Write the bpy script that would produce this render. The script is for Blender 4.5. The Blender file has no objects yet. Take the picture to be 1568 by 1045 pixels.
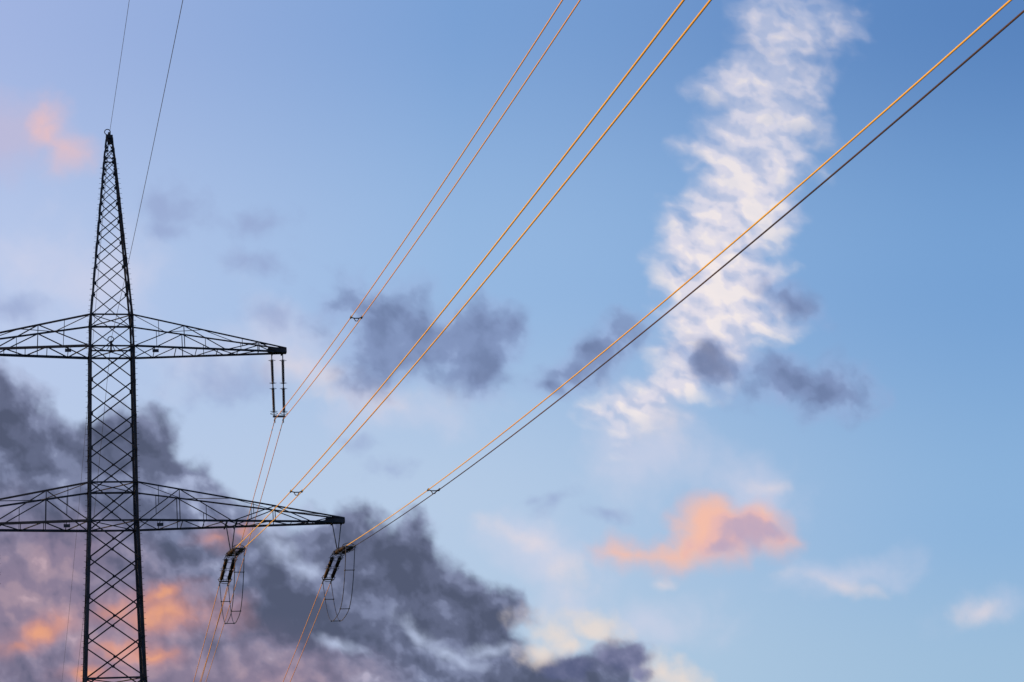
import bpy, bmesh, math, random
import numpy as np
from mathutils import Vector, Matrix
random.seed(4)
sc=bpy.context.scene
sc.view_settings.view_transform='Standard'
EYE=1.7
# ------------------------------------------------------------------ camera
PITCH,ROLL,FPX=0.29709,0.06371,34.5045
cam=bpy.data.objects.new('camera',bpy.data.cameras.new('camera')); sc.collection.objects.link(cam)
cam.data.lens=79.22; cam.data.sensor_width=36; cam.data.clip_end=20000; cam.data.clip_start=.5
R0=Vector((1,0,0)); U0=Vector((0,-math.sin(PITCH),math.cos(PITCH))); F0=Vector((0,math.cos(PITCH),math.sin(PITCH)))
cR=R0*math.cos(ROLL)+(-U0)*math.sin(ROLL)
cU=R0*math.sin(ROLL)+U0*math.cos(ROLL)
M=Matrix((cR,cU,-F0)).transposed().to_4x4(); M.translation=Vector((0,0,EYE))
cam.matrix_world=M; sc.camera=cam

# ------------------------------------------------------------------ node helpers
class G:
    def __init__(s,nt): s.nt=nt
    def set(s,i,x):
        if isinstance(x,bpy.types.NodeSocket): s.nt.links.new(x,i)
        else: i.default_value=x
    def m(s,op,*a,clamp=False):
        n=s.nt.nodes.new('ShaderNodeMath'); n.operation=op; n.use_clamp=clamp
        for i,x in enumerate(a): s.set(n.inputs[i],x)
        return n.outputs[0]
    def v(s,op,*a,out=0):
        n=s.nt.nodes.new('ShaderNodeVectorMath'); n.operation=op
        for i,x in enumerate(a): s.set(n.inputs[i],x)
        return n.outputs[out]
    def noise(s,vec,scale,detail=6,rough=.55):
        n=s.nt.nodes.new('ShaderNodeTexNoise')
        s.set(n.inputs['Vector'],vec); n.inputs['Scale'].default_value=scale
        n.inputs['Detail'].default_value=detail; n.inputs['Roughness'].default_value=rough
        return n.outputs[0]
    def ss(s,x,a,b,o0=0.,o1=1.):
        n=s.nt.nodes.new('ShaderNodeMapRange'); n.interpolation_type='SMOOTHSTEP'
        s.set(n.inputs[0],x); n.inputs[1].default_value=a; n.inputs[2].default_value=b
        n.inputs[3].default_value=o0; n.inputs[4].default_value=o1
        return n.outputs[0]
    def mix(s,f,a,b,bt='MIX'):
        n=s.nt.nodes.new('ShaderNodeMix'); n.data_type='RGBA'; n.blend_type=bt
        s.set(n.inputs[0],f); s.set(n.inputs[6],a); s.set(n.inputs[7],b)
        return n.outputs[2]
    def ramp(s,x,st,interp='EASE'):
        n=s.nt.nodes.new('ShaderNodeValToRGB'); cr=n.color_ramp; cr.interpolation=interp
        while len(cr.elements)<len(st): cr.elements.new(.5)
        for e,(p,c) in zip(cr.elements,st): e.position=p; e.color=c
        s.set(n.inputs[0],x); return n.outputs[0]
    def attr(s,name):
        n=s.nt.nodes.new('ShaderNodeAttribute'); n.attribute_name=name; return n.outputs['Fac']
def S(r,g,b):
    f=lambda c:(c/255/12.92) if c/255<=.04045 else ((c/255+.055)/1.055)**2.4
    return (f(r),f(g),f(b),1)

# ------------------------------------------------------------------ clear sky (world)
SUN_EL,SUN_AZ=math.radians(5),math.radians(-105)   # azimuth from +Y, negative = left
w=bpy.data.worlds.new("World"); sc.world=w; w.use_nodes=True
nt=w.node_tree; bg=nt.nodes['Background']; g=G(nt)
sk=nt.nodes.new('ShaderNodeTexSky'); sk.sky_type='NISHITA'; sk.sun_disc=False
sk.sun_elevation=SUN_EL; sk.sun_rotation=SUN_AZ; sk.ozone_density=4; sk.dust_density=.4; sk.air_density=1.0
nis=g.mix(1.0,sk.outputs[0],(.16,.17,.26,1),'MULTIPLY')
tc=nt.nodes.new('ShaderNodeTexCoord'); D=g.v('NORMALIZE',tc.outputs['Generated'])
dF=g.m('MAXIMUM',g.v('DOT_PRODUCT',D,tuple(F0),out=1),.15)
X=g.m('MULTIPLY_ADD',g.m('DIVIDE',g.v('DOT_PRODUCT',D,tuple(cR),out=1),dF),FPX,7.84)
Y=g.m('MULTIPLY_ADD',g.m('DIVIDE',g.v('DOT_PRODUCT',D,tuple(cU),out=1),dF),-FPX,5.225)
t=g.m('DIVIDE',Y,10.45,clamp=True)
left=g.ramp(t,[(0,S(165,184,228)),(.45,S(190,206,238)),(.75,S(192,208,234)),(1,S(190,194,216))])
mid=g.ramp(t,[(0,S(126,164,215)),(.4,S(154,188,228)),(.75,S(186,207,232)),(1,S(186,208,229))])
right=g.ramp(t,[(0,S(90,133,190)),(.4,S(120,163,212)),(.75,S(142,181,220)),(1,S(160,192,220))])
air=g.mix(g.m('DIVIDE',X,7.0,clamp=True),left,mid)
air=g.mix(g.ss(X,6.0,16.),air,right)
nt.links.new(g.mix(.94,nis,air),bg.inputs[0]); bg.inputs[1].default_value=1.0
w.cycles.sampling_method='MANUAL'; w.cycles.sample_map_resolution=256

# ------------------------------------------------------------------ clouds: density fields computed on a sky-dome mesh
# chart: gnomonic chart of the sky about az 0, el 17 deg (1 unit = 1.66 deg), y downwards
def axis(lo,a,b,hi,f,c):
    return np.concatenate([np.arange(lo,a,c),np.arange(a,b,f),np.arange(b,hi,c)])
gx=axis(-9,-.6,16.3,25,.024,.15); gy=axis(-7,-.5,11.0,14.5,.024,.15)
NX,NY=len(gx),len(gy)
PX,PY=np.meshgrid(gx,gy); PX=PX.ravel().astype(np.float32); PY=PY.ravel().astype(np.float32)
def vnoise(x,y,seed):
    rng=np.random.RandomState(seed); tab=rng.rand(256,256).astype(np.float32)
    ang=tab*6.28318; gxx=np.cos(ang);gyy=np.sin(ang)
    xi=np.floor(x).astype(int);yi=np.floor(y).astype(int); fx=x-xi;fy=y-yi
    u=fx*fx*fx*(fx*(fx*6-15)+10); v=fy*fy*fy*(fy*(fy*6-15)+10)
    def gr(a,b): i=(xi+a)&255; j=(yi+b)&255; return gxx[i,j]*(fx-a)+gyy[i,j]*(fy-b)
    n0=gr(0,0)*(1-u)+gr(1,0)*u; n1=gr(0,1)*(1-u)+gr(1,1)*u
    return (n0*(1-v)+n1*v)*1.5
def fbm(x,y,sc_,octv,seed,rough=.55):
    a=1.;s=sc_;o=0.;t_=0.
    for k in range(octv):
        c,sn=math.cos(.6*k),math.sin(.6*k)
        o=o+vnoise((x*c-y*sn)*s+17*k,(x*sn+y*c)*s+9*k,seed+k)*a; t_+=a*a; a*=rough; s*=2.03
    return o/math.sqrt(t_)
def warp(x,y,s,amp,o,seed,rough=.55):
    return x+amp*fbm(x,y,s,o,seed,rough), y+amp*fbm(x,y,s,o,seed+50,rough)
def sst(x,a,b):
    t_=np.clip((x-a)/(b-a),0,1); return t_*t_*(3-2*t_)
def poly(x,y,pts,scale=100.):
    """signed distance to outline, + inside"""
    P=[(a/scale,b/scale) for a,b in pts]; d=np.full_like(x,1e9); ins=np.zeros(x.shape,bool)
    for (x0,y0),(x1,y1) in zip(P,P[1:]+P[:1]):
        ex,ey=x1-x0,y1-y0; wx,wy=x-x0,y-y0
        t_=np.clip((wx*ex+wy*ey)/(ex*ex+ey*ey+1e-9),0,1)
        d=np.minimum(d,(wx-ex*t_)**2+(wy-ey*t_)**2)
        c=((y0<=y)!=(y1<=y))
        xc=x0+(y-y0)*ex/(ey if abs(ey)>1e-9 else 1e-9)
        ins^=(c&(x<xc))
    d=np.sqrt(d); return np.where(ins,d,-d)
def ell(x,y,L,sm=.25):
    acc=np.full_like(x,9.)
    for b in L:
        cx,cy,rx,ry=b[:4]; r=math.radians(b[4]) if len(b)>4 else 0
        dx,dy=x-cx/100,y-cy/100; c,sn=math.cos(r),math.sin(r)
        l=np.sqrt(((dx*c+dy*sn)*100/rx)**2+((-dx*sn+dy*c)*100/ry)**2)
        h=np.maximum(sm-np.abs(acc-l),0)/sm
        acc=np.minimum(acc,l)-h*h*h*sm/6
    return 1-acc
wx,wy=warp(PX,PY,1.1,.10,5,3,.5)
nA=fbm(wx,wy,.9,8,101,.52); nB=fbm(wx,wy,1.8,7,131,.52); nD=fbm(wx,wy,3.2,6,191,.55)
FLD={}
# soft veils
e=ell(wx,wy,[(1000,690,130,110),(1150,750,150,60,15),(830,840,140,60,20),(1290,880,150,40),(1500,930,90,45,-20),(1030,960,140,60),(620,625,150,60),(400,530,220,80),(470,560,90,60),(130,430,200,120),(880,930,90,60)],.4)
FLD['veil']=sst(e+nA*.5+.05,0,1.3)*.52
e=ell(wx,wy,[(800,825,95,20,25),(860,870,60,30,45),(1505,932,50,26,-15),(1290,895,90,14,12),(508,578,55,26),(1012,892,22,12),(560,605,110,26),(1180,745,60,14),(1010,640,60,40,30),(440,560,60,30)],.2)
FLD['cream']=sst(e+nB*.55,-.2,1.4)*.46
# tall streak
T=[(1150,-40),(1142,60),(1125,95),(1083,112),(1080,145),(1092,170),(1076,200),(1060,228),(1072,262),(1052,300),(1030,320),(1038,345),(1022,380),(1018,420),(1033,460),(1022,520),(1030,562),(1008,590),(960,605),(915,628),(945,654),(978,628),(1032,612),(1064,598),(1085,570),(1115,545),(1153,524),(1190,502),(1182,465),(1195,430),(1170,395),(1187,350),(1212,312),(1232,274),(1260,245),(1250,215),(1236,170),(1260,130),(1250,95),(1275,65),(1318,50),(1288,10),(1285,-40)]
sx,sy=warp(PX,PY,1.5,.13,3,401,.5); sx,sy=warp(sx,sy,4.0,.035,3,431,.5)
tx_,ty_=PX+.6*(sx-PX),PY+.6*(sy-PY)
sd=poly(sx,sy,T)
def billow(x,y,s,o,seed): return fbm(x*.85+y*.34,y*1.3-x*.38,s,o,seed,.47)
n1=billow(tx_,ty_,1.35,8,461); n2=billow(tx_,ty_,2.2,7,491)
core=sd/.36+n1*.72+n2*.2+.22+.35*sst(PY,3.0,4.6)
top=sst(PY,-1,4.4)
FLD['streak_a']=sst(core,-.75,1.35)*(.68+.29*top)*(1-.32*sst(n2,.0,.7)*(1-.85*top))
d=.09
n1b=billow(tx_-d,ty_+d,1.35,6,461)
FLD['streak_t']=np.clip(.40+.30*n2+.75*(n1-n1b)+.26*top+.16*sst(sd,.1,.7),0,1)  # noise offset paints lower-left light and shade into the tone
# grey scraps
e1=poly(wx,wy,[(478,440),(540,422),(600,440),(640,434),(680,466),(740,455),(800,485),(820,530),(780,575),(740,612),(700,596),(640,594),(600,610),(555,600),(510,570),(500,510),(474,480)])/.36
e2=ell(wx,wy,[(870,572,65,30,-15),(915,535,55,32,-30),(845,590,40,18),(1215,465,72,28,30),(1120,562,80,36,10),(1205,590,120,46,3),(1268,588,40,52),(1085,545,50,26)],.3)*1.7
e=np.maximum(e1,e2)
xg=e+nA*1.0+nB*.35+.25
FLD['grey_a']=sst(xg,-.45,1.6)*.90
FLD['grey_t']=np.clip(.12+.62*sst(xg,.2,1.9)+nB*.35,0,1)
e=ell(wx,wy,[(270,318,80,42),(255,350,50,25),(385,340,75,34),(400,402,50,32,20),(340,580,105,50),(590,718,45,22),(850,768,50,18,-20),(930,785,45,14),(540,680,35,20),(30,470,60,30),(430,480,60,30),(820,770,30,12),(380,395,70,22)],.2)
FLD['faint']=sst(e+nB*.6,-.2,1.3)*.62
# pink cumulus
e=poly(wx,wy,[(908,842),(940,826),(985,838),(1030,840),(1043,818),(1035,792),(1052,768),(1097,762),(1130,780),(1155,772),(1182,765),(1203,796),(1222,832),(1195,846),(1150,840),(1145,858),(1090,866),(1030,872),(960,870),(922,858)])
x=e/.24+nB*.42+nD*.15+.12
FLD['pink_a']=sst(x,-.8,1.4)*.92*np.clip(1.3-sst(PY,8.1,8.9)*.6,0,1)
sh=ell(wx,wy,[(1145,815,60,34),(1105,838,50,24),(1185,815,30,22)],.3)
FLD['pink_t']=np.clip(.8*sst(sh+nB*.4,-.3,.8)+.35*(1-sst(x,-.4,.8)),0,1)
e=poly(wx,wy,[(-160,130),(0,150),(62,152),(90,172),(104,200),(142,238),(95,252),(40,246),(0,266),(-160,280)])
x=e/.32+nB*.40+nD*.1+.25
FLD['lp_a']=sst(x,-.9,1.6)*.82
FLD['lp_t']=np.clip(sst(PX+nB*.25,.30,1.0),0,1)
# the big bank
BK=[(-900,430),(-300,500),(-60,553),(0,560),(40,575),(75,600),(98,638),(122,650),(150,622),(190,608),(240,626),(268,653),(282,690),(312,712),(332,738),(368,770),(410,795),(440,800),(475,788),(520,772),(560,785),(600,798),(640,783),(662,810),(682,848),(715,870),(750,893),(790,902),(822,925),(832,948),(802,968),(822,1000),(868,1010),(900,985),(935,973),(978,1000),(988,1030),(1010,1060),(1100,1120),(1300,1500),(-900,1500)]
bx,by=warp(PX,PY,1.3,.12,3,601,.5); bx,by=warp(bx,by,3.6,.035,5,631,.55)
tx_,ty_=PX+.4*(bx-PX),PY+.4*(by-PY)
sd=poly(bx,by,BK)
nE=fbm(tx_,ty_,1.5,8,661,.54); nF=fbm(tx_,ty_,.8,8,691,.52)
x=sd/.28+nE*.7+.05
FLD['bank_a']=sst(x,-.45,.85)*.97
d=.16
nFb=fbm(tx_-d*.6,ty_+d,.8,7,691,.52); nEb=fbm(tx_-d*.4,ty_+d*.7,1.5,5,661,.5)
shading=(nF-nFb)*.62+(nE-nEb)*.2  # light from lower left, put into the bank's tone as shading
corez=sst(ell(bx,by,[(610,890,150,85,30),(720,945,120,50,25),(30,650,130,60,25),(200,690,90,60),(450,940,110,60),(940,1005,70,40),(860,1040,120,30)],.5)+nF*.3,-.35,.8)
edge=1-sst(sd+nE*.15,-.05,.45)
FLD['bank_t']=np.clip(.46+.26*nF-.32*corez+shading+.24*edge,0,1)
FLD['warm']=sst(ell(bx,by,[(20,920,260,150),(220,1040,300,110),(400,1050,180,80),(100,850,120,70)],.5)+nF*.3,-.35,.95)
# bright breaks in / beyond the bank
e=ell(bx,by,[(432,842,50,24,40),(455,868,45,20,10),(648,975,62,15,40),(690,1002,55,13,15),(745,992,48,16,0),(520,985,36,14,20),(415,812,40,20,20)],.2)
FLD['break_c']=sst(e+nE*.55,-.35,1.3)*.85
e=ell(bx,by,[(850,965,52,36,25),(900,962,50,26),(830,1000,34,24),(1015,1030,48,26,10),(1045,1050,40,22),(870,990,55,22)],.2)
FLD['break_w']=sst(e+nE*.6,-.45,1.0)*.88
e=ell(bx,by,[(932,1003,60,28),(960,1010,42,28),(890,1022,50,24),(985,1030,28,20),(860,1034,40,15)],.3)
FLD['dark2']=sst(e+nE*.6,-.15,.8)
# sunlit undersides
e=ell(bx,by,[(262,938,110,34),(245,910,60,16,-8),(330,822,38,22),(58,968,64,26,-15),(25,990,45,18),(230,1008,70,24),(175,992,60,28),(180,935,50,24),(140,1035,70,20),(370,812,28,13)],.35)
xo=e+nE*.38+nF*.15
FLD['lit_a']=sst(xo,-.55,1.3)*.82
FLD['lit_t']=np.clip(sst(xo,.0,1.3)*.9+nB*.2,0,1)
ed=sst(PX,-9,-6)*(1-sst(PX,22,25))*sst(PY,-7,-5)
for k in FLD:
    if not k.endswith('_t') and k!='warm': FLD[k]=FLD[k]*ed

dirs=np.outer(np.ones_like(PX),np.array(F0))+np.outer((PX-7.84)/FPX,np.array(cR))-np.outer((PY-5.225)/FPX,np.array(cU))
dirs/=np.linalg.norm(dirs,axis=1)[:,None]; co=(dirs*7800).astype(np.float32)
idx=np.arange(NX*NY).reshape(NY,NX)
q=np.stack([idx[:-1,:-1],idx[1:,:-1],idx[1:,1:],idx[:-1,1:]],-1).reshape(-1,4)
me=bpy.data.meshes.new('sky'); me.vertices.add(len(co)); me.vertices.foreach_set('co',co.ravel())
me.loops.add(q.size); me.loops.foreach_set('vertex_index',q.ravel().astype(np.int32))
me.polygons.add(len(q)); me.polygons.foreach_set('loop_start',np.arange(0,q.size,4,dtype=np.int32))
me.update(calc_edges=True)
for k,a in FLD.items():
    at=me.attributes.new(k,'FLOAT','POINT'); at.data.foreach_set('value',a.astype(np.float32))
sky=bpy.data.objects.new('sky',me); sc.collection.objects.link(sky)
m=bpy.data.materials.new('cloud_deck'); m.use_nodes=True; nt=m.node_tree; nt.nodes.clear(); g=G(nt)
geo=nt.nodes.new('ShaderNodeNewGeometry'); fine=g.noise(geo.outputs['Position'],1/60.,4,.55)
fo=g.m('MULTIPLY_ADD',fine,.20,-.10)
col=(0,0,0,1); A=0.0
def lay(c,a,br=.6):
    global col,A
    a2=g.m('MULTIPLY',a,g.m('MULTIPLY_ADD',g.m('MULTIPLY',fo,br),g.m('SUBTRACT',1.0,a),1.0),clamp=True)
    col=g.mix(a2,col,c)
    A=g.m('ADD',A,g.m('MULTIPLY',g.m('SUBTRACT',1.0,A),a2))
tone=lambda n:g.m('ADD',g.attr(n),fo,clamp=True)
lay(S(216,214,232),g.attr('veil')); lay(S(240,222,220),g.attr('cream'))
lay(g.ramp(tone('streak_t'),[(0,S(160,178,216)),(.4,S(192,199,224)),(.75,S(224,220,232)),(1,S(244,234,233))]),g.attr('streak_a'),.8)
lay(S(146,161,202),g.attr('faint'))
lay(g.ramp(tone('grey_t'),[(0,S(154,173,214)),(.5,S(127,144,185)),(1,S(108,123,162))]),g.attr('grey_a'))
lay(g.ramp(tone('pink_t'),[(0,S(248,190,166)),(.35,S(236,184,176)),(1,S(182,163,190))]),g.attr('pink_a'))
lay(g.ramp(tone('lp_t'),[(0,S(190,186,216)),(1,S(234,192,192))]),g.attr('lp_a'))
cold=g.ramp(tone('bank_t'),[(0,S(76,83,108)),(.3,S(93,100,128)),(.6,S(121,129,160)),(1,S(168,179,210))])
warm=g.ramp(tone('bank_t'),[(0,S(112,105,132)),(.4,S(138,123,147)),(.75,S(162,140,157)),(1,S(190,163,175))])
lay(g.mix(g.attr('warm'),cold,warm),g.attr('bank_a'))
lay(S(190,203,232),g.attr('break_c')); lay(S(232,219,211),g.attr('break_w'))
lay(g.ramp(tone('bank_t'),[(0,S(88,96,130)),(1,S(140,142,176))]),g.attr('dark2'))
lay(g.ramp(tone('lit_t'),[(0,S(192,144,150)),(.5,S(222,152,132)),(1,S(244,168,124))]),g.attr('lit_a'))
em=nt.nodes.new('ShaderNodeEmission'); g.set(em.inputs[0],col)
tr=nt.nodes.new('ShaderNodeBsdfTransparent'); ca=nt.nodes.new('ShaderNodeCombineColor')
iA=g.m('SUBTRACT',1.0,A)
for i in range(3): nt.links.new(iA,ca.inputs[i])
nt.links.new(ca.outputs[0],tr.inputs[0])
ad=nt.nodes.new('ShaderNodeAddShader'); nt.links.new(em.outputs[0],ad.inputs[0]); nt.links.new(tr.outputs[0],ad.inputs[1])
ou=nt.nodes.new('ShaderNodeOutputMaterial'); nt.links.new(ad.outputs[0],ou.inputs[0])
m.cycles.emission_sampling='NONE'
me.materials.append(m)

# ------------------------------------------------------------------ sun
sl=bpy.data.lights.new('sun','SUN'); sl.energy=3.6; sl.angle=math.radians(.5); sl.color=(1,.60,.22)
so=bpy.data.objects.new('sun',sl); sc.collection.objects.link(so)
sd=Vector((math.sin(SUN_AZ)*math.cos(SUN_EL),math.cos(SUN_AZ)*math.cos(SUN_EL),math.sin(SUN_EL)))
so.rotation_euler=(-sd).to_track_quat('-Z','Y').to_euler(); so.location=(-60,-20,60)

# ------------------------------------------------------------------ materials
def mat(name,c1,c2,scale,rough=.6,metal=0.,bump=0.,spec=.3):
    m=bpy.data.materials.new(name); m.use_nodes=True; h=G(m.node_tree)
    b=m.node_tree.nodes['Principled BSDF']
    tc=m.node_tree.nodes.new('ShaderNodeTexCoord')
    n=h.noise(tc.outputs['Object'],scale,6,.6)
    h.set(b.inputs['Base Color'],h.mix(h.ss(n,.35,.65),c1,c2))
    b.inputs['Roughness'].default_value=rough; b.inputs['Metallic'].default_value=metal
    b.inputs['Specular IOR Level'].default_value=spec
    if bump:
        bn=m.node_tree.nodes.new('ShaderNodeBump'); bn.inputs['Strength'].default_value=bump
        h.set(bn.inputs['Height'],n); h.set(b.inputs['Normal'],bn.outputs[0])
    return m
m_steel=mat('painted_lattice_steel',(.020,.022,.028,1),(.04,.042,.048,1),1.5,.7,spec=.15)
m_ins=mat('brown_porcelain',(.02,.013,.012,1),(.035,.02,.018,1),6,.35,spec=.4)
m_hw=mat('galvanised_fittings',(.06,.06,.06,1),(.11,.10,.09,1),8,.5,.2)
m_w1=mat('aluminium_strand_sunlit',(.90,.58,.10,1),(.82,.46,.10,1),.04,.6,spec=.1)  # gold of the low sun put into the base colour
m_w2=mat('aluminium_strand_rosy',(.85,.44,.20,1),(.80,.48,.16,1),.04,.6,spec=.1)  # rosy warmth of the low sun, also put into the base colour
m_w3=mat('dark_strand',(.04,.04,.06,1),(.14,.075,.05,1),.04,.6)  # darker tone for one front wire of each outer pair
m_w4=mat('grey_earth_wire',(.07,.075,.10,1),(.10,.10,.12,1),.05,.6)
m_grass=mat('meadow',(.045,.07,.02,1),(.08,.10,.035,1),.05,.95,0,.4)
m_conc=mat('concrete',(.28,.27,.25,1),(.36,.35,.33,1),3,.9)

# ------------------------------------------------------------------ mesh helpers
def newobj(name,bm,mats):
    me=bpy.data.meshes.new(name); bm.to_mesh(me); bm.free()
    for m in mats: me.materials.append(m)
    o=bpy.data.objects.new(name,me); sc.collection.objects.link(o)
    return o
def frame(d,hint=None):
    d=d.normalized(); h=hint or (Vector((0,0,1)) if abs(d.z)<.9 else Vector((0,1,0)))
    x=d.cross(h)
    if x.length<1e-4: x=d.cross(Vector((1,.3,0)))
    x.normalize(); return x,x.cross(d).normalized()
def angle(bm,p,q,s,th=None,hint=None,mi=0):
    """rolled steel angle section"""
    s*=.9
    p=Vector(p);q=Vector(q); th=th or max(.014,s*.14)
    x,y=frame(q-p,hint)
    pr=[(0,0),(s,0),(s,th),(th,th),(th,s),(0,s)]
    a=[bm.verts.new(p+x*(u-s*.3)+y*(v-s*.3)) for u,v in pr]; b=[bm.verts.new(q+x*(u-s*.3)+y*(v-s*.3)) for u,v in pr]
    for i in range(6):
        j=(i+1)%6; f=bm.faces.new((a[i],a[j],b[j],b[i])); f.material_index=mi
    bm.faces.new(a[::-1]).material_index=mi; bm.faces.new(b).material_index=mi
def box(bm,c,sx,sy,sz,mi=0,rot=None):
    c=Vector(c); vs=[]
    for x in(-1,1):
        for y in(-1,1):
            for z in(-1,1):
                v=Vector((x*sx/2,y*sy/2,z*sz/2))
                if rot: v=rot@v
                vs.append(bm.verts.new(c+v))
    for f in((0,1,3,2),(4,6,7,5),(0,4,5,1),(2,3,7,6),(0,2,6,4),(1,5,7,3)): bm.faces.new([vs[i] for i in f]).material_index=mi
def tube(bm,pts,r,n=6,mi=0,closed=False):
    pts=[Vector(p) for p in pts]; rings=[]
    N=len(pts)
    for i,p in enumerate(pts):
        if closed: d=pts[(i+1)%N]-pts[i-1]
        else: d=pts[min(i+1,N-1)]-pts[max(i-1,0)]
        x,y=frame(d)
        rr=r[i] if isinstance(r,(list,tuple)) else r
        rings.append([bm.verts.new(p+x*rr*math.cos(6.28318*k/n)+y*rr*math.sin(6.28318*k/n)) for k in range(n)])
    for i in range(N if closed else N-1):
        a=rings[i];b=rings[(i+1)%N]
        for k in range(n):
            f=bm.faces.new((a[k],a[(k+1)%n],b[(k+1)%n],b[k])); f.material_index=mi; f.smooth=True
    if not closed:
        bm.faces.new(rings[0][::-1]).material_index=mi; bm.faces.new(rings[-1]).material_index=mi
def ring(bm,c,nrm,R,r,mi=0,n=20,squash=1.):
    x,y=frame(Vector(nrm)); c=Vector(c)
    tube(bm,[c+x*R*math.cos(6.28318*k/n)+y*R*squash*math.sin(6.28318*k/n) for k in range(n)],r,5,mi,True)
def insulator(bm,p,q,r=.10,mi=1,mh=0):
    """long-rod insulator string of two rods with sheds, caps and arcing horns"""
    p=Vector(p);q=Vector(q); d=q-p; L=d.length; d.normalize()
    x,y=frame(d)
    segs=[(.30,L/2-.16),(L/2+.16,L-.30)]
    tube(bm,[p,p+d*.3],.035,6,mh); tube(bm,[p+d*(L/2-.16),p+d*(L/2+.16)],.045,6,mh); tube(bm,[q-d*.3,q],.035,6,mh)
    for a,b in segs:
        pts=[];rs=[]; n=int((b-a-.2)/.055)
        pts.append(p+d*a);rs.append(r*.7);pts.append(p+d*(a+.09));rs.append(r*.7)
        for i in range(n):
            s=a+.1+i*.055
            pts+= [p+d*s,p+d*(s+.012),p+d*(s+.03)]; rs+=[r*.55,r,r*.6]
        pts.append(p+d*(b-.08));rs.append(r*.7);pts.append(p+d*b);rs.append(r*.7)
        tube(bm,pts,rs,9,mi)
        for s in(a+.04,b-.04):
            tube(bm,[p+d*s-x*.26,p+d*s-x*.12+d*.02,p+d*s+x*.12+d*.02,p+d*s+x*.26],.014,5,mh)
            ring(bm,p+d*s,d,.17,.013,mh,14)

# ------------------------------------------------------------------ tower geometry (local: x along crossarms, y along the line, z up)
Z1,Z3,ZP=35.45,47.52,63.46
H1,H3=2.6,2.25
prof=[(0,4.6),(12,3.1),(25,1.93),(Z1-.3,1.60),(Z1,1.58),(Z1+H1,1.55),(Z3,1.46),(Z3+H3,1.40),(ZP-1.9,.38),(ZP-.25,.20)]
def hw(z):
    for (a,x),(b,y) in zip(prof,prof[1:]):
        if z<=b: return x+(y-x)*(z-a)/(b-a)
    return prof[-1][1]
UT,U1=11.92,15.5
UU,UI,UO=11.30,7.80,14.98
DL,DU=2.14,4.77
TENS=5.4
def corner(z,i): 
    h=hw(z); return Vector(((-h,-h),(h,-h),(h,h),(-h,h))[i]).to_3d()+Vector((0,0,z))
def catz(z,s,m,L): s=abs(s); return z-m*s+(m/L)*s*s
MF,LF,MR,LR=.1303,485.,.1262,400.
MEF,MER=.1259,.1250
def build_body():
    bm=bmesh.new()
    lv=[0]
    def sub(a,b,n,ratio=1.0):
        ws=[ratio**i for i in range(n)]; t=sum(ws); z=a
        for w_ in ws: z+=(b-a)*w_/t; lv.append(z)
    sub(0,25,6,.82); sub(25,Z1,4,.97); sub(Z1,Z1+H1,1); sub(Z1+H1,Z3,4); sub(Z3,Z3+H3,1); sub(Z3+H3,ZP-1.9,8,.87); sub(ZP-1.9,ZP-.25,2)
    for i in range(4):
        for (a,_),(b,_) in zip(prof,prof[1:]):
            s=.24 if a<Z1 else (.20 if a<Z3 else (.15 if a<ZP-2 else .11))
            p=corner(a,i);q=corner(b,i)
            angle(bm,p,q,s,hint=Vector((-p.x,0,0)) )
        z=3
        while z<ZP-2:
            if i==2: break
            p=corner(z,i); sgn=-1 if p.x<0 else 1
            tube(bm,[p,p+Vector((sgn*.20,0,0))],.012,4); z+=.38 if i else .76
    for a,b in zip(lv,lv[1:]):
        s=.095 if a<Z1-.1 else (.085 if a<Z3 else .065)
        if b-a<1.2: s=.05
        for i in range(4):
            j=(i+1)%4
            p0,p1,q0,q1=corner(a,i),corner(a,j),corner(b,i),corner(b,j)
            nrm=(p1-p0).cross(q0-p0).normalized()
            angle(bm,p0,q1,s,hint=nrm); angle(bm,p1+nrm*.03,q0+nrm*.03,s,hint=nrm)
            if a<20 : angle(bm,p0,p1,.1,hint=nrm)
            rt=Matrix.Rotation(math.atan2(nrm.y,nrm.x),3,'Z')
            if a>=25-.1 and a<Z3-.1:
                box(bm,(p0+q1)/2+nrm*.02,.012,.16,.16,rot=rt)
            box(bm,q0+(q1-q0).normalized()*.10+nrm*.012,.012,.22,.30 if b<Z3 else .18,rot=rt)
            box(bm,q1-(q1-q0).normalized()*.10+nrm*.012,.012,.22,.30 if b<Z3 else .18,rot=rt)
    for z in(Z1,Z1+H1,Z3,Z3+H3,ZP-1.9,ZP-.3,25):
        for i in range(4):
            angle(bm,corner(z,i),corner(z,(i+1)%4),.13 if z<ZP-3 else .07)
        if z<ZP-3: angle(bm,corner(z,0),corner(z,2),.07); angle(bm,corner(z,1),corner(z,3),.07)
    box(bm,(0,0,ZP-.15),.48,.48,.16); box(bm,(0,0,ZP+.0),.18,.5,.24)
    tube(bm,[(0,0,ZP-.1),(0,0,ZP+.12)],.06)
    ring(bm,(-.12,0,ZP+.22),(0,1,.1),.2,.035); box(bm,(.05,0,ZP-.5),.34,.34,.3)
    zc=Z3+.92
    tube(bm,[(0,0,Z3+.05),(0,0,zc-.25)],.05); ring(bm,(-.02,0,zc),(0,1,.1),.2,.035); angle(bm,(-hw(zc),0,Z3+.1),(hw(zc),0,Z3+.1),.12)
    tube(bm,[(-.35,0,Z3+.1),(0,0,zc-.3),(.28,0,Z3+.1)],.03); box(bm,(.0,0,zc-.3),.16,.3,.3)
    return bm
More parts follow.
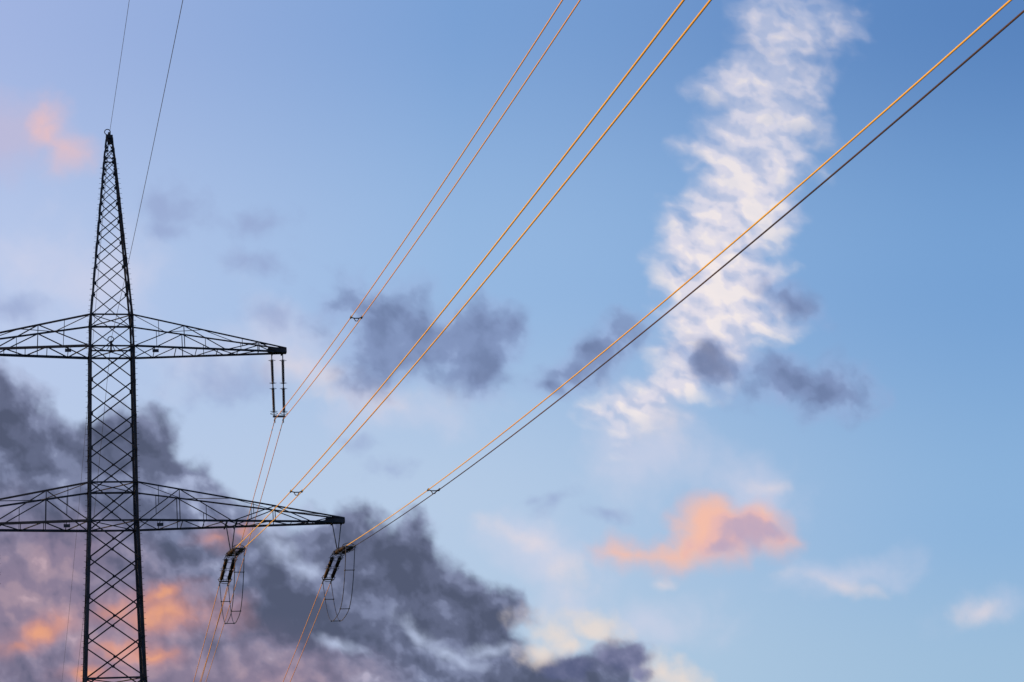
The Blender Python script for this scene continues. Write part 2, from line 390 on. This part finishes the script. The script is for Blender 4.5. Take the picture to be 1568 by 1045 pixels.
def build_arms():
    bm=bmesh.new()
    for sgn in(-1,1):
        for z,h,tip,fr in((Z1,H1,U1,[0,.20,.45,.66,.84,.955]),(Z3,H3,UT,[0,.33,.60,.82,.94])):
            w=hw(z); wt=hw(z+h)
            te=.16
            B=[];T=[]
            for y in(-1,1):
                B.append([Vector((sgn*(w+(tip-w)*f),y*(w+(te-w)*f),z)) for f in fr+[1]])
                T.append([Vector((sgn*(wt+(tip-wt)*f),y*(wt+(te-wt)*f),z+h+(.28-h)*f)) for f in fr+[1]])
            for y in(0,1):
                angle(bm,B[y][0],B[y][-1],.17,hint=Vector((0,0,1)))
                angle(bm,T[y][0],T[y][-1],.12,hint=Vector((0,0,1)))
                n=len(fr)
                for i in range(1,n):
                    if i in (1,3): angle(bm,B[y][i],T[y][i],.065)
                for i in range(n-1):
                    if i%2==0: angle(bm,B[y][i],T[y][i+1],.075); 
                    else: angle(bm,T[y][i],B[y][i+1],.075)
                for i in range(n-1):
                    m1=(T[y][i]+T[y][i+1])/2; mb=(B[y][i]+B[y][i+1])/2
                    dm=(B[y][i]+T[y][i+1])/2 if i%2==0 else (T[y][i]+B[y][i+1])/2
                    if i<3: angle(bm,dm,mb if i%2 else m1,.045)
            nb=9 if tip>13 else 7
            for k in range(nb):
                f0=k/nb*.95; f1=(k+1)/nb*.95; s=k%2
                P0=B[s][0].lerp(B[s][-1],f0); P1=B[1-s][0].lerp(B[1-s][-1],f1)
                angle(bm,P0+Vector((0,0,.02)),P1+Vector((0,0,.02)),.07)
                Q=B[s][0].lerp(B[s][-1],f1); angle(bm,P1,Q,.055)
            for k in range(4):
                s=k%2; P0=T[s][0].lerp(T[s][-1],k/4*.9); P1=T[1-s][0].lerp(T[1-s][-1],(k+1)/4*.9); angle(bm,P0,P1,.05)
            tl=1.25
            for y in(-1,1):
                box(bm,(sgn*(tip-tl/2),y*.2,z+.14),tl,.03,.34)
            box(bm,(sgn*(tip-tl/2),0,z+.325),tl,.42,.02); box(bm,(sgn*(tip+.01),0,z+.14),.03,.46,.36)
            for u in ([UO,UI] if tip>13 else [UU]):
                f=(u-w)/(tip-w); yy=w+(te-w)*min(f,1)
                for du in(-.33,.33): box(bm,(sgn*(u+du) if u+.33<tip else sgn*(u+du*.9),0,z-.06),.09,2*yy+.3,.10)
            box(bm,(sgn*(w+1.45),-w*.9,z-.28),.42,.03,.22); tube(bm,[(sgn*(w+1.28),-w*.9,z),(sgn*(w+1.28),-w*.9,z-.2)],.012); tube(bm,[(sgn*(w+1.62),-w*.9,z),(sgn*(w+1.62),-w*.9,z-.2)],.012)
    return bm
def tanr(z,s,back): 
    return catz(z,s,MR if back else MF,LR if back else LF)
SEP=.29
def build_ins():
    bm=bmesh.new()
    for sgn in(-1,1):
        u=sgn*UU; zt=Z3-.1; zb=Z3-DU
        for d in(-.38,.38):
            insulator(bm,(u+d,0,zt-.12),(u+d*.9,0,zb+.22),.11)
            tube(bm,[(u+d,0,zt+.1),(u+d,0,zt-.14)],.03)
            ring(bm,(u+d*.9,0,zb+.40),(0,0,1),.24,.02,0)
        box(bm,(u,0,zb+.2),.86,.05,.14)
        for d in(-SEP,SEP):
            tube(bm,[(u+d,0,zb+.2),(u+d,0,zb)],.025); tube(bm,[(u+d,-.28,zb-.02),(u+d,-.1,zb+.03),(u+d,.1,zb+.03),(u+d,.28,zb-.02)],.05,6)
            ring(bm,(u+d,0,zb-.16),(1,0,0),.10,.02,0,10)
        for uu in(UI,UO):
            u=sgn*uu; z=Z1-DL
            for d in(-.30,.30):
                tube(bm,[(u+d,0,Z1-.05),(u+d*.12,0,z+.28)],.035)
            box(bm,(u,0,z+.2),.16,.5,.3)
            for back in(False,True):
                q=1 if back else -1
                box(bm,(u,q*.38,z+.06),.72,.22,.05)
                e=TENS
                box(bm,(u,q*e,tanr(z,e,back)+.0),.72,.22,.05)
                for d in(-.26,.26):
                    insulator(bm,(u+d,q*.5,tanr(z,.5,back)),(u+d,q*(e-.1),tanr(z,e-.1,back)),.125)
                    tube(bm,[(u+d*1.1,q*e,tanr(z,e,back)),(u+d*1.1,q*(e+.9),tanr(z,e+.9,back))],.045)
                ring(bm,(u,q*(e-.35),tanr(z,e-.35,back)),(0,1,0),.44,.022,0,24,.62)
                ring(bm,(u,q*.75,tanr(z,.75,back)),(0,1,0),.42,.020,0,24,.6)
            zb=z-4.35
            def jz(s):
                f=abs(s)/(TENS+.45); top=tanr(z,TENS+.4,s>0); return zb+(top-zb)*f**3.2
            for d in(-SEP,SEP):
                pts=[]
                for k in range(37):
                    s=(-1+2*k/36)*(TENS+.45)
                    pts.append((u+d,s,jz(s)))
                tube(bm,pts,.026,6,2)
            for s in(-5.0,-2.2,2.2,5.0):
                zz=jz(s)
                tube(bm,[(u-SEP-.06,s,zz),(u+SEP+.06,s,zz)],.028,6,0)
                for d in(-SEP,SEP): tube(bm,[(u+d,s-.12,zz),(u+d,s+.12,zz)],.04,6,0)
    return bm
TOW=Vector((-27.268,146.345,0)); LAM=-.22689
mb=newobj('steel_body',build_body(),[m_steel]); ma=newobj('crossarms',build_arms(),[m_steel]); mi=newobj('insulators_and_jumpers',build_ins(),[m_hw,m_ins,m_w4])
fb=bmesh.new()
for i in range(4):
    c=corner(0,i); bmesh.ops.create_cone(fb,cap_ends=True,segments=20,radius1=.75,radius2=.6,depth=1.0,matrix=Matrix.Translation((c.x,c.y,.2)))
mf=newobj('concrete_footings',fb,[m_conc])
parts=[mb,ma,mi,mf]
vdir=Vector((math.sin(LAM),math.cos(LAM),0)); udir=Vector((math.cos(LAM),-math.sin(LAM),0))
def place(loc,first=False):
    e=bpy.data.objects.new('transmission_tower',None); sc.collection.objects.link(e); e.location=loc; e.rotation_euler=(0,0,-LAM)
    for p in parts:
        o=p if first else bpy.data.objects.new(p.name.split('.')[0],p.data)
        if not first: sc.collection.objects.link(o)
        o.parent=e
place(TOW,True); place(TOW+vdir*LR); place(TOW-vdir*LF)

# ------------------------------------------------------------------ wires
def wpt(u,s,z): return TOW+udir*u+vdir*s+Vector((0,0,z))
def span(bm,u,z,front,m,r,mi,start=0.):
    L=LF if front else LR; q=-1 if front else 1
    n=160; pts=[]
    for k in range(n+1):
        s=start+(L-2*start)*k/n
        pts.append(wpt(u,q*s,catz(z,s,m,L)))
    tube(bm,pts,r,8,mi)
def spacer(bm,u,s,z,front):
    m,L=(MF,LF) if front else (MR,LR); q=-1 if front else 1
    zz=catz(z,s,m,L)
    a=wpt(u-SEP,q*s,zz); b=wpt(u+SEP,q*s,zz); dn=Vector((0,0,-.16))
    tube(bm,[a,a.lerp(b,.28)+dn*.35,a.lerp(b,.72)+dn*.35,b],.03,6,0)
    tube(bm,[a.lerp(b,.25)+dn*.3,a.lerp(b,.4)+dn*1.3,a.lerp(b,.6)+dn*1.3,b.lerp(a,.25)+dn*.3],.025,6,0)
    for p in(a,b): tube(bm,[p-vdir*.14,p+vdir*.14],.055,6,0)
RW=.026
for sgn in(1,-1):
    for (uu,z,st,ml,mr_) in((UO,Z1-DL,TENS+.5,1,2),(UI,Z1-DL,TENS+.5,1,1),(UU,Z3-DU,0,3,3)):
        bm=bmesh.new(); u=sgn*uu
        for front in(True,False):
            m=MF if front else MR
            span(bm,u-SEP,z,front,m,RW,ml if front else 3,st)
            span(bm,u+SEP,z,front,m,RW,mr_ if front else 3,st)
            for s in((36,125,190,260,330,400) if front else (100,170,240,310,360)): spacer(bm,u,s,z,front)
        newobj('power_line',bm,[m_hw,m_w1,m_w3,m_w2])
for z in(ZP+.0,Z3+.92):
    bm=bmesh.new()
    span(bm,0,z,True,MEF,.014,0); span(bm,0,z,False,MER,.014,0)
    newobj('earth_wire',bm,[m_w4])

# ------------------------------------------------------------------ ground
bm=bmesh.new()
N=80
vs=[bm.verts.new((0,0,0))]; rings=[]
for k,r in enumerate([20,60,140,300,600,1200,2500,5000,9000]):
    rings.append([bm.verts.new((r*math.cos(6.28318*i/N),r*math.sin(6.28318*i/N),(0 if r<900 else -(r-900)*.0004))) for i in range(N)])
for i in range(N): bm.faces.new((vs[0],rings[0][i],rings[0][(i+1)%N]))
for a,b in zip(rings,rings[1:]):
    for i in range(N): bm.faces.new((a[i],b[i],b[(i+1)%N],a[(i+1)%N]))
newobj('ground',bm,[m_grass])
